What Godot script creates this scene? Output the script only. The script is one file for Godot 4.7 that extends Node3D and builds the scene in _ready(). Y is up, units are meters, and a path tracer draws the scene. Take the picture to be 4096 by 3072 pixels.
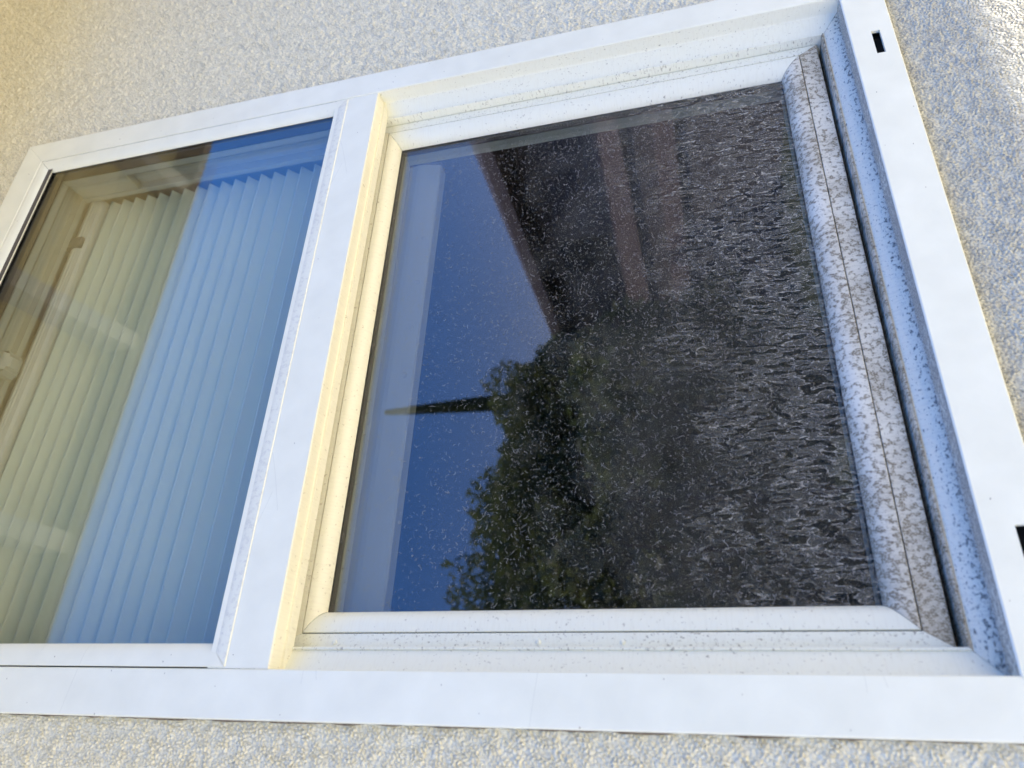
extends Node3D
# A single-hung window in a stucco wall, seen up close by a camera held on its side.
# World: y up, the wall faces +z, the front face of the window flange lies at z = 0.

const EYE := Vector3(0.0, 1.25, 0.677)
const H := 1.25            # camera height; window coordinates below are measured from it
const X0 := 0.0458         # window outline
const X1 := 0.9618
const Y0 := H - 0.2600
const Y1 := H + 1.1210
const RAIL0 := H + 0.4388  # meeting rail, lower and upper edge of its flat face
const RAIL1 := H + 0.4887
const WALL_Z := -0.009

var M := {}
var names := {}

# ------------------------------------------------------------------ helpers
class Geo:
	var v := PackedVector3Array()
	var n := PackedVector3Array()
	var t := PackedVector2Array()
	var i := PackedInt32Array()
	func quad(a: Vector3, b: Vector3, c: Vector3, d: Vector3, na: Vector3, nb: Vector3, nc: Vector3, nd: Vector3, ta := Vector2.ZERO, tb := Vector2.ZERO, tc := Vector2.ZERO, td := Vector2.ZERO) -> void:
		var s := v.size()
		v.append_array([a, b, c, d])
		n.append_array([na, nb, nc, nd])
		t.append_array([ta, tb, tc, td])
		var g := (b - a).cross(c - a) + (c - a).cross(d - a)
		if g.dot(na + nb + nc + nd) > 0.0:
			i.append_array([s, s + 2, s + 1, s, s + 3, s + 2])
		else:
			i.append_array([s, s + 1, s + 2, s, s + 2, s + 3])
	func flat(a: Vector3, b: Vector3, c: Vector3, d: Vector3, towards: Vector3, uv := Rect2(0, 0, 1, 1)) -> void:
		var g := (b - a).cross(d - a).normalized()
		if g.dot(towards) < 0.0:
			g = -g
		quad(a, b, c, d, g, g, g, g, uv.position, uv.position + Vector2(uv.size.x, 0), uv.end, uv.position + Vector2(0, uv.size.y))
	func tri(a: Vector3, b: Vector3, c: Vector3, towards: Vector3) -> void:
		var g := (b - a).cross(c - a).normalized()
		var s := v.size()
		v.append_array([a, b, c])
		t.append_array([Vector2(0, 0), Vector2(1, 0), Vector2(0, 1)])
		if g.dot(towards) > 0.0:
			i.append_array([s, s + 2, s + 1])
		else:
			g = -g
			i.append_array([s, s + 1, s + 2])
		n.append_array([g, g, g])
	func box(lo: Vector3, hi: Vector3, bevel := 0.0) -> void:
		var c := (lo + hi) / 2.0
		var h := (hi - lo) / 2.0
		for ax in 3:
			for s in [-1.0, 1.0]:
				var e1 := Vector3.ZERO
				var e2 := Vector3.ZERO
				var nn := Vector3.ZERO
				nn[ax] = s
				e1[(ax + 1) % 3] = h[(ax + 1) % 3] - bevel
				e2[(ax + 2) % 3] = h[(ax + 2) % 3] - bevel
				var o := c
				o[ax] += s * h[ax]
				flat(o - e1 - e2, o + e1 - e2, o + e1 + e2, o - e1 + e2, nn)
		if bevel > 0.0:
			for ax in 3:
				var a1 := (ax + 1) % 3
				var a2 := (ax + 2) % 3
				for s1 in [-1.0, 1.0]:
					for s2 in [-1.0, 1.0]:
						var along := Vector3.ZERO
						along[ax] = h[ax] - bevel
						var p := c
						p[a1] += s1 * h[a1]
						p[a2] += s2 * (h[a2] - bevel)
						var q := c
						q[a1] += s1 * (h[a1] - bevel)
						q[a2] += s2 * h[a2]
						var nn := Vector3.ZERO
						nn[a1] = s1
						nn[a2] = s2
						flat(p - along, p + along, q + along, q - along, nn)
	func mesh() -> ArrayMesh:
		var a := []
		a.resize(Mesh.ARRAY_MAX)
		a[Mesh.ARRAY_VERTEX] = v
		a[Mesh.ARRAY_NORMAL] = n
		a[Mesh.ARRAY_TEX_UV] = t
		a[Mesh.ARRAY_INDEX] = i
		var m := ArrayMesh.new()
		m.add_surface_from_arrays(Mesh.PRIMITIVE_TRIANGLES, a)
		return m

func numbered(called: String) -> String:
	names[called] = names.get(called, 0) + 1
	return called if names[called] == 1 else "%s_%03d" % [called, names[called] - 1]

func thing(called: String, label: String, category: String, group := "") -> Node3D:
	var o := Node3D.new()
	o.name = numbered(called)
	add_child(o)
	o.set_meta("label", label)
	o.set_meta("category", category)
	if group:
		o.set_meta("group", group)
	return o

func part(called: String, m: Mesh, mat: Material, parent: Node) -> MeshInstance3D:
	var o := MeshInstance3D.new()
	o.name = called
	o.mesh = m
	o.material_override = mat
	parent.add_child(o, true)
	return o

func lin(r: float, g: float, b: float) -> Color:
	return Color(r, g, b).linear_to_srgb()

# A bar with the given cross-section. prof: points (u, z); place(u, z, t) puts them; t0, t1: ends for each point.
# uv: x = metres along, y = 0..1 across.
func sweep(g: Geo, prof: Array, place: Callable, t0: Callable, t1: Callable, steps := 1) -> void:
	var k := prof.size()
	var total := 0.0
	var arc := [0.0]
	var nrm := []
	for j in k - 1:
		var d: Vector2 = prof[j + 1] - prof[j]
		total += d.length()
		arc.append(total)
		nrm.append(Vector2(-d.y, d.x).normalized())
	var o: Vector3 = place.call(0.0, 0.0, 0.0)
	var eu: Vector3 = place.call(1.0, 0.0, 0.0) - o
	for j in k - 1:
		var n0: Vector2 = nrm[j]
		var n1: Vector2 = nrm[j]
		if j > 0 and nrm[j - 1].dot(n0) > 0.78:
			n0 = (n0 + nrm[j - 1]).normalized()
		if j < k - 2 and nrm[j + 1].dot(n1) > 0.78:
			n1 = (n1 + nrm[j + 1]).normalized()
		var w0 := eu * n0.x + Vector3(0, 0, n0.y)
		var w1 := eu * n1.x + Vector3(0, 0, n1.y)
		var p: Vector2 = prof[j]
		var q: Vector2 = prof[j + 1]
		for s in steps:
			var f0 := float(s) / steps
			var f1 := float(s + 1) / steps
			var ta0 := lerpf(t0.call(j), t1.call(j), f0)
			var ta1 := lerpf(t0.call(j), t1.call(j), f1)
			var tb0 := lerpf(t0.call(j + 1), t1.call(j + 1), f0)
			var tb1 := lerpf(t0.call(j + 1), t1.call(j + 1), f1)
			g.quad(place.call(p.x, p.y, ta0), place.call(p.x, p.y, ta1), place.call(q.x, q.y, tb1), place.call(q.x, q.y, tb0), w0, w0, w1, w1,
				Vector2(ta0, arc[j] / total), Vector2(ta1, arc[j] / total), Vector2(tb1, arc[j + 1] / total), Vector2(tb0, arc[j + 1] / total))

# A closed prism for a cross-section, with end caps left open (ends butt into neighbours).
func side_place(side: String, r: Rect2) -> Callable:
	match side:
		"left":
			return func(u, z, t): return Vector3(r.position.x + u, t, z)
		"right":
			return func(u, z, t): return Vector3(r.end.x - u, t, z)
		"sill":
			return func(u, z, t): return Vector3(t, r.position.y + u, z)
	return func(u, z, t): return Vector3(t, r.end.y - u, z)

# One side of a mitred ring. profs: {left, right, sill, head}, all with the same number of points; gap: open joint at the mitre.
func ring_side(side: String, profs: Dictionary, r: Rect2, gap := 0.0, lo_cut := NAN, hi_cut := NAN) -> ArrayMesh:
	var g := Geo.new()
	var upright := side in ["left", "right"]
	var lo: Array = profs["sill" if upright else "left"]
	var hi: Array = profs["head" if upright else "right"]
	var a: float = r.position.y if upright else r.position.x
	var b: float = r.end.y if upright else r.end.x
	var f0 := func(j): return (a + lo[j].x + gap) if is_nan(lo_cut) else lo_cut
	var f1 := func(j): return (b - hi[j].x - gap) if is_nan(hi_cut) else hi_cut
	sweep(g, profs[side], side_place(side, r), f0, f1, 1)
	return g.mesh()

func same(p: Array, shift := {}) -> Dictionary:
	var out := {}
	for s in ["left", "right", "sill", "head"]:
		var d: float = shift.get(s, 0.0)
		out[s] = p.map(func(q): return q + Vector2(d, 0))
	return out

# ------------------------------------------------------------------ textures
func noise(sd: int, freq: float, octaves := 1, kind := FastNoiseLite.TYPE_SIMPLEX_SMOOTH, warp := 0.0) -> FastNoiseLite:
	var n := FastNoiseLite.new()
	n.seed = sd
	n.noise_type = kind
	n.frequency = freq
	n.fractal_type = FastNoiseLite.FRACTAL_FBM if octaves > 1 else FastNoiseLite.FRACTAL_NONE
	n.fractal_octaves = octaves
	if warp > 0.0:
		n.domain_warp_enabled = true
		n.domain_warp_amplitude = warp
		n.domain_warp_frequency = freq * 0.7
		n.domain_warp_fractal_type = FastNoiseLite.DOMAIN_WARP_FRACTAL_NONE
	return n

# w x h bytes of a noise, stretched sx, sy times
func field(n: FastNoiseLite, w: int, h: int, sx := 1.0, sy := 1.0) -> PackedByteArray:
	var im := n.get_image(maxi(2, int(w / sx)), maxi(2, int(h / sy)), false, false, true)
	im.convert(Image.FORMAT_L8)
	if im.get_width() != w or im.get_height() != h:
		im.resize(w, h, Image.INTERPOLATE_CUBIC)
	return im.get_data()

func tex(data: PackedByteArray, w: int, h: int, fmt := Image.FORMAT_RGB8) -> ImageTexture:
	return ImageTexture.create_from_image(Image.create_from_data(w, h, false, fmt, data))

# Weathered vinyl along a strip 1 m long: grime in patches, short flecks, streaks that run across the strip.
# edge0 / edge1: how much grime gathers at either edge (0 = none).
func strip_texture(sd: int, cover: float, edge0: float, edge1: float, flecks: float, streaks: float, grime: Color, ends := 0.0, base := Color(0.945, 0.94, 0.875)) -> ImageTexture:
	var w := 2048
	var h := 56
	var a := field(noise(sd, 0.06, 4, FastNoiseLite.TYPE_SIMPLEX_SMOOTH, 7.0), w, h)
	var b := field(noise(sd + 1, 0.2, 2, FastNoiseLite.TYPE_SIMPLEX_SMOOTH, 4.0), w, h)
	var c := field(noise(sd + 2, 0.13, 2), w, h, 1.0, 6.0)
	var e := field(noise(sd + 3, 0.006, 2), w, h)
	var out := PackedByteArray()
	out.resize(w * h * 3)
	for y in h:
		var v := (y + 0.5) / h
		var edge := edge0 * pow(1.0 - v, 2.2) + edge1 * pow(v, 2.2)
		for x in w:
			var k := y * w + x
			var wide := e[k] / 255.0
			var amount := cover + edge + (wide - 0.5) * cover * 0.6
			amount += ends * smoothstep(0.34, 0.06, float(x) / w) + ends * 0.25 * smoothstep(0.72, 0.9, float(x) / w)
			var f := smoothstep(-0.04, 0.26, amount - a[k] / 255.0 + 0.04)
			f *= 0.08 + 1.0 * b[k] / 255.0
			f = maxf(f, 0.34 * smoothstep(0.25, 0.85, amount) + 0.10 * smoothstep(0.5, 0.8, c[k] / 255.0) * clampf(amount * 1.5, 0.0, 1.0))
			if streaks > 0.0:
				f = maxf(f, streaks * smoothstep(0.56, 0.8, c[k] / 255.0) * (0.25 + 0.75 * clampf(edge * 1.6, 0.0, 1.0)))
			if flecks > 0.0 and absf(b[k] / 255.0 - 0.5) < 0.06 and a[k] / 255.0 > 1.0 - flecks - edge * 0.2:
				f = maxf(f, 0.45)
			f = clampf(f, 0.0, 0.92)
			out[k * 3] = int(255.0 * lerpf(base.r, grime.r, f))
			out[k * 3 + 1] = int(255.0 * lerpf(base.g, grime.g, f))
			out[k * 3 + 2] = int(255.0 * lerpf(base.b, grime.b, f))
	return tex(out, w, h)

func vinyl(t: Texture2D, rough := 0.42, across := 1.0) -> StandardMaterial3D:
	var m := StandardMaterial3D.new()
	m.albedo_texture = t
	m.uv1_scale = Vector3(1.0, across, 1)
	m.roughness = rough
	m.metallic_specular = 0.5
	return m

func plain(c: Color, rough := 0.6) -> StandardMaterial3D:
	var m := StandardMaterial3D.new()
	m.albedo_color = c
	m.roughness = rough
	return m

# Clean white vinyl with a few specks of dirt, used with triplanar mapping (0.5 m a tile)
func clean_texture(sd: int, specks: int) -> ImageTexture:
	var w := 1024
	var a := noise(sd, 0.008, 3).get_seamless_image(w, w, false, false, 0.25).get_data()
	var out := PackedByteArray()
	out.resize(w * w * 3)
	for k in w * w:
		var t := 241.0 + (a[k] - 128.0) * 0.035
		out[k * 3] = int(t)
		out[k * 3 + 1] = int(t - 1.0)
		out[k * 3 + 2] = int(t - 18.0)
	var rng := RandomNumberGenerator.new()
	rng.seed = sd
	for s in specks:
		var x := rng.randi_range(4, w - 12)
		var y := rng.randi_range(4, w - 12)
		var dark := rng.randf_range(0.25, 0.75)
		var dir := Vector2.from_angle(rng.randf_range(-0.5, 0.5) + (PI / 2 if rng.randf() < 0.3 else 0.0))
		for q in rng.randi_range(1, 3):
			var px := int(x + dir.x * q)
			var py := int(y + dir.y * q)
			for o in 2:
				var k := (py * w + px + o) * 3
				for ch in 3:
					out[k + ch] = int(out[k + ch] * (1.0 - dark * [0.75, 0.8, 0.85][ch]))
	for s in 14:
		var p := Vector2(rng.randf_range(60, w - 260), rng.randf_range(40, w - 60))
		var dir := Vector2.from_angle(rng.randf_range(-0.35, 0.35))
		for q in rng.randi_range(60, 200):
			p += dir
			dir = dir.rotated(rng.randfn() * 0.004)
			var k := (clampi(int(p.y), 0, w - 1) * w + clampi(int(p.x), 0, w - 1)) * 3
			for ch in 3:
				out[k + ch] = int(out[k + ch] * 0.93)
	return tex(out, w, w)

# Dust, water spots and dried runs on the outside of the lower pane. v runs from the top of the pane (0) to the bottom (1).
func pane_dirt_texture() -> ImageTexture:
	var w := 1408
	var h := 1216
	var a := field(noise(41, 0.09, 2, FastNoiseLite.TYPE_SIMPLEX_SMOOTH, 8.0), w, h)
	var b := field(noise(42, 0.075, 2), w, h)
	var c := field(noise(43, 0.07, 2, FastNoiseLite.TYPE_SIMPLEX_SMOOTH, 12.0), w, h, 1.0, 4.2)
	var d := field(noise(44, 0.006, 3), w, h)
	var e := field(noise(45, 0.2, 1), w, h)
	var out := PackedByteArray()
	out.resize(w * h * 4)
	for y in h:
		var v := (y + 0.5) / h
		for x in w:
			var k := y * w + x
			var u := float(x) / w
			var wide := d[k] / 255.0
			var na := a[k] / 255.0
			var nb := b[k] / 255.0
			var nc := c[k] / 255.0
			var low := v + 0.16 * (u - 0.35) + (wide - 0.5) * 0.34
			var f := (0.03 + 0.045 * nb) * smoothstep(0.36, 0.62, low)
			# grit
			if e[k] > 232 and nb > 0.45:
				f = maxf(f, 0.35)
			# runs: outlines and film, longer than wide, near the bottom
			var run := smoothstep(0.50, 1.0, low)
			if run > 0.0:
				var rim := 1.0 - smoothstep(0.018, 0.06, absf(nc - 0.5))
				var rim2 := 1.0 - smoothstep(0.01, 0.035, absf(nc - 0.64))
				f = maxf(f, run * (rim * 0.8 + rim2 * 0.5) * (0.35 + 0.65 * na))
				f = maxf(f, run * (0.02 + 0.09 * smoothstep(0.42, 0.6, nc) + 0.06 * nb))
			f = clampf(f, 0.0, 0.85)
			out[k * 4] = 190
			out[k * 4 + 1] = 186
			out[k * 4 + 2] = 176
			out[k * 4 + 3] = int(f * 255.0)
	return tex(out, w, h, Image.FORMAT_RGBA8)

func stucco_texture(sd: int, light: Color, dirt: Color, dirt_shade: float) -> ImageTexture:  # dirt colour also carries crevice shade painted into the grain
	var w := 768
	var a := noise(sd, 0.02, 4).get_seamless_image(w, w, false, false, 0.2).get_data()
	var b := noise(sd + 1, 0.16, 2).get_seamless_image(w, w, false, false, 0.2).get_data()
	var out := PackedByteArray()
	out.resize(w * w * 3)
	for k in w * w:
		var f := dirt_shade * (0.35 * smoothstep(0.3, 0.8, a[k] / 255.0) + 0.85 * smoothstep(0.46, 0.28, b[k] / 255.0))
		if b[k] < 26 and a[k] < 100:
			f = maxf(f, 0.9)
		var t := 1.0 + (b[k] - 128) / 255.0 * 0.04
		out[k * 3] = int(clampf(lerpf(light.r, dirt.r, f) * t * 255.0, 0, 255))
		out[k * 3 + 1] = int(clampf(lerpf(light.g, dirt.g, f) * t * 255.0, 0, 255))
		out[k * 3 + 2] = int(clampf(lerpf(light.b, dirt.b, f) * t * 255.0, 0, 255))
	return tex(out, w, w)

func noise_tex(n: FastNoiseLite, size: int, ramp: Array, normal := false, strength := 4.0) -> NoiseTexture2D:
	var t := NoiseTexture2D.new()
	t.width = size
	t.height = size
	t.seamless = true
	t.noise = n
	if normal:
		t.as_normal_map = true
		t.bump_strength = strength
	if ramp:
		var g := Gradient.new()
		g.offsets = PackedFloat32Array(range(ramp.size()).map(func(q): return float(q) / (ramp.size() - 1)))
		g.colors = PackedColorArray(ramp)
		t.color_ramp = g
	return t

func triplanar(ramp: Array, freq: float, scale: float, rough := 0.85, bump := 0.0) -> StandardMaterial3D:
	var m := StandardMaterial3D.new()
	m.albedo_texture = noise_tex(noise(int(freq * 9000.0), freq, 4), 512, ramp)
	m.uv1_triplanar = true
	m.uv1_world_triplanar = true
	m.uv1_scale = Vector3.ONE * scale
	m.roughness = rough
	if bump > 0.0:
		m.normal_enabled = true
		m.normal_texture = noise_tex(noise(int(freq * 7000.0), freq * 2.0, 3), 512, [], true, bump)
	return m

func make_materials() -> void:
	var m: StandardMaterial3D
	var soot := Color(0.27, 0.245, 0.22)
	var mould := Color(0.17, 0.17, 0.17)
	M.clean = vinyl(clean_texture(5, 60), 0.38)
	M.clean.uv1_triplanar = true
	M.clean.uv1_world_triplanar = true
	M.clean.uv1_scale = Vector3.ONE * 2.0
	M.speckled = vinyl(strip_texture(100, 0.12, 0.05, 0.05, 0.17, 0.0, Color(0.4, 0.37, 0.33)))
	M.speckled_more = vinyl(strip_texture(110, 0.16, 0.08, 0.10, 0.26, 0.05, Color(0.4, 0.36, 0.31)))
	M.smudged = vinyl(strip_texture(120, 0.42, 0.0, 0.45, 0.0, 0.1, Color(0.86, 0.852, 0.805)))
	M.grimy = vinyl(strip_texture(130, 0.45, 0.24, 0.10, 0.24, 0.08, Color(0.41, 0.355, 0.27), 0.2, Color(0.95, 0.92, 0.85)), 0.6)
	M.grimy_bead = vinyl(strip_texture(140, 0.41, 0.14, 0.26, 0.24, 0.1, Color(0.43, 0.375, 0.29), 0.2, Color(0.95, 0.92, 0.85)), 0.6)
	M.mould = vinyl(strip_texture(150, 0.13, 0.42, 0.06, 0.24, 0.12, Color(0.2, 0.195, 0.19), 0.12, Color(0.95, 0.915, 0.83)), 0.5)
	M.veined = vinyl(strip_texture(160, 0.55, 0.3, 0.3, 0.2, 0.5, Color(0.46, 0.43, 0.40)), 0.7)
	M.stained_warm_lit = vinyl(strip_texture(170, 0.12, 0.05, 0.14, 0.12, 0.05, Color(0.5, 0.42, 0.3), 0.05, Color(0.955, 0.93, 0.83)), 0.45)  # few stains; cream base paints in warm light bounced off the ground
	m = plain(lin(0.02, 0.018, 0.016), 0.9)
	M.dark = m
	M.groove = plain(lin(0.10, 0.09, 0.075), 0.9)
	M.spacer = plain(lin(0.012, 0.009, 0.010), 0.5)
	M.inner = plain(lin(0.37, 0.41, 0.34), 0.5)
	m = StandardMaterial3D.new()
	m.albedo_color = Color(0.02, 0.03, 0.025, 0.06)
	m.transparency = BaseMaterial3D.TRANSPARENCY_ALPHA
	m.roughness = 0.0
	m.metallic_specular = 0.5
	M.glass = m
	m = StandardMaterial3D.new()
	m.albedo_texture = pane_dirt_texture()
	m.transparency = BaseMaterial3D.TRANSPARENCY_ALPHA
	m.roughness = 0.9
	m.metallic_specular = 0.2
	M.pane_dirt = m
	M.spot = plain(lin(0.25, 0.247, 0.235), 0.9)
	for q in [["stucco", 71, Color(0.955, 0.925, 0.825), Color(0.66, 0.63, 0.56), 0.38], ["stucco_dirty_shaded", 75, Color(0.86, 0.84, 0.76), Color(0.54, 0.52, 0.49), 0.6]]:  # second stucco: some dirt, plus the shaded wall's darker tone painted in
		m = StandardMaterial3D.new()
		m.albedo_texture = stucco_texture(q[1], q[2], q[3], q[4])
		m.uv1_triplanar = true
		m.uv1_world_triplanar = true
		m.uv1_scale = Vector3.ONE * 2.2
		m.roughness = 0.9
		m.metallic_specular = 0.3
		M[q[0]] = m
	M.sealant = triplanar([Color(0.26, 0.20, 0.13), Color(0.42, 0.37, 0.30), Color(0.66, 0.62, 0.55)], 0.05, 6.0, 0.8)
	m = plain(lin(0.60, 0.70, 0.56), 0.9)
	m.backlight_enabled = true
	m.backlight = Color(0.3, 0.3, 0.25)
	M.fabric = m
	M.rail = plain(lin(0.56, 0.62, 0.55), 0.28)
	M.low_rail_shaded = plain(lin(0.28, 0.31, 0.28), 0.3)  # white rail in shade, the shade put into a darker colour
	M.bracket = plain(lin(0.10, 0.095, 0.085), 0.4)
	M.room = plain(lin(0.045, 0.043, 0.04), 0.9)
	M.eave = triplanar([Color(0.88, 0.81, 0.58), Color(0.94, 0.88, 0.66)], 0.02, 1.5, 0.8)
	M.rafter = plain(lin(0.62, 0.56, 0.43), 0.7)
	M.fascia = plain(lin(0.36, 0.29, 0.22), 0.7)
	M.tile = triplanar([Color(0.40, 0.36, 0.37), Color(0.50, 0.45, 0.46)], 0.05, 1.0, 0.8)
	M.ground = triplanar([Color(0.78, 0.735, 0.63), Color(0.86, 0.825, 0.73), Color(0.92, 0.895, 0.81)], 0.03, 0.7, 0.9, 3.0)
	M.neighbour = triplanar([Color(0.44, 0.41, 0.42), Color(0.52, 0.48, 0.49)], 0.02, 0.5, 0.9)
	M.pink = triplanar([Color(0.56, 0.47, 0.47), Color(0.63, 0.54, 0.54)], 0.02, 0.5, 0.9)
	M.lawn = triplanar([lin(0.035, 0.05, 0.018), lin(0.06, 0.08, 0.03), lin(0.09, 0.10, 0.045)], 0.06, 1.2, 0.95, 4.0)
	M.bark = triplanar([Color(0.22, 0.17, 0.13), Color(0.36, 0.29, 0.23)], 0.05, 2.0, 0.9)
	for q in [["leaf", 0.15, 0.15, 0.08], ["leaf_dark", 0.10, 0.115, 0.065], ["cypress_leaf", 0.02, 0.04, 0.02]]:
		m = plain(lin(q[1], q[2], q[3]), 0.6)
		m.backlight_enabled = true
		m.backlight = lin(0.22, 0.26, 0.08)
		M[q[0]] = m

# ------------------------------------------------------------------ the house
func stucco_height(n1: FastNoiseLite, n2: FastNoiseLite, n3: FastNoiseLite, x: float, y: float) -> float:
	var mx := x * 1000.0
	var my := y * 1000.0
	var gap := n1.get_noise_2d(mx, my) + 1.0
	var wide := n3.get_noise_2d(mx, my)
	var lump := smoothstep(0.0, 0.34, gap)
	return 0.0024 * lump * clampf(0.75 + 0.7 * wide, 0.3, 1.1) + 0.0009 * n2.get_noise_2d(mx, my) + 0.0003 * wide

func stucco_patch(x0: float, y0: float, x1: float, y1: float, step: float, z: float) -> ArrayMesh:
	var n1 := noise(81, 0.26, 1, FastNoiseLite.TYPE_CELLULAR)
	n1.cellular_return_type = FastNoiseLite.RETURN_DISTANCE2_SUB
	n1.cellular_distance_function = FastNoiseLite.DISTANCE_EUCLIDEAN
	n1.cellular_jitter = 1.0
	n1.domain_warp_enabled = true
	n1.domain_warp_amplitude = 3.0
	n1.domain_warp_frequency = 0.12
	n1.domain_warp_fractal_type = FastNoiseLite.DOMAIN_WARP_FRACTAL_NONE
	var n2 := noise(82, 0.33, 2)
	var n3 := noise(83, 0.06, 2)
	var nx := int(ceil((x1 - x0) / step))
	var ny := int(ceil((y1 - y0) / step))
	var dx := (x1 - x0) / nx
	var dy := (y1 - y0) / ny
	var hgt := PackedFloat32Array()
	hgt.resize((nx + 1) * (ny + 1))
	for j in ny + 1:
		for i in nx + 1:
			hgt[j * (nx + 1) + i] = stucco_height(n1, n2, n3, x0 + i * dx, y0 + j * dy)
	var v := PackedVector3Array()
	var n := PackedVector3Array()
	v.resize(hgt.size())
	n.resize(hgt.size())
	for j in ny + 1:
		var ja := maxi(j - 1, 0)
		var jb := mini(j + 1, ny)
		for i in nx + 1:
			var k := j * (nx + 1) + i
			var ia := maxi(i - 1, 0)
			var ib := mini(i + 1, nx)
			v[k] = Vector3(x0 + i * dx, y0 + j * dy, z + hgt[k])
			n[k] = Vector3((hgt[j * (nx + 1) + ia] - hgt[j * (nx + 1) + ib]) / (dx * (ib - ia)), (hgt[ja * (nx + 1) + i] - hgt[jb * (nx + 1) + i]) / (dy * (jb - ja)), 1.0).normalized()
	var idx := PackedInt32Array()
	idx.resize(nx * ny * 6)
	var q := 0
	for j in ny:
		for i in nx:
			var k := j * (nx + 1) + i
			idx[q] = k
			idx[q + 1] = k + nx + 1
			idx[q + 2] = k + nx + 2
			idx[q + 3] = k
			idx[q + 4] = k + nx + 2
			idx[q + 5] = k + 1
			q += 6
	var a := []
	a.resize(Mesh.ARRAY_MAX)
	a[Mesh.ARRAY_VERTEX] = v
	a[Mesh.ARRAY_NORMAL] = n
	a[Mesh.ARRAY_INDEX] = idx
	var m := ArrayMesh.new()
	m.add_surface_from_arrays(Mesh.PRIMITIVE_TRIANGLES, a)
	return m

const EAVE_Z := 0.60        # front of the fascia
const EAVE_Y := H + 1.372   # its lower edge

func rafter_y(z: float) -> float:
	return H + 1.385 + 0.277 * (0.555 - z)

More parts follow.
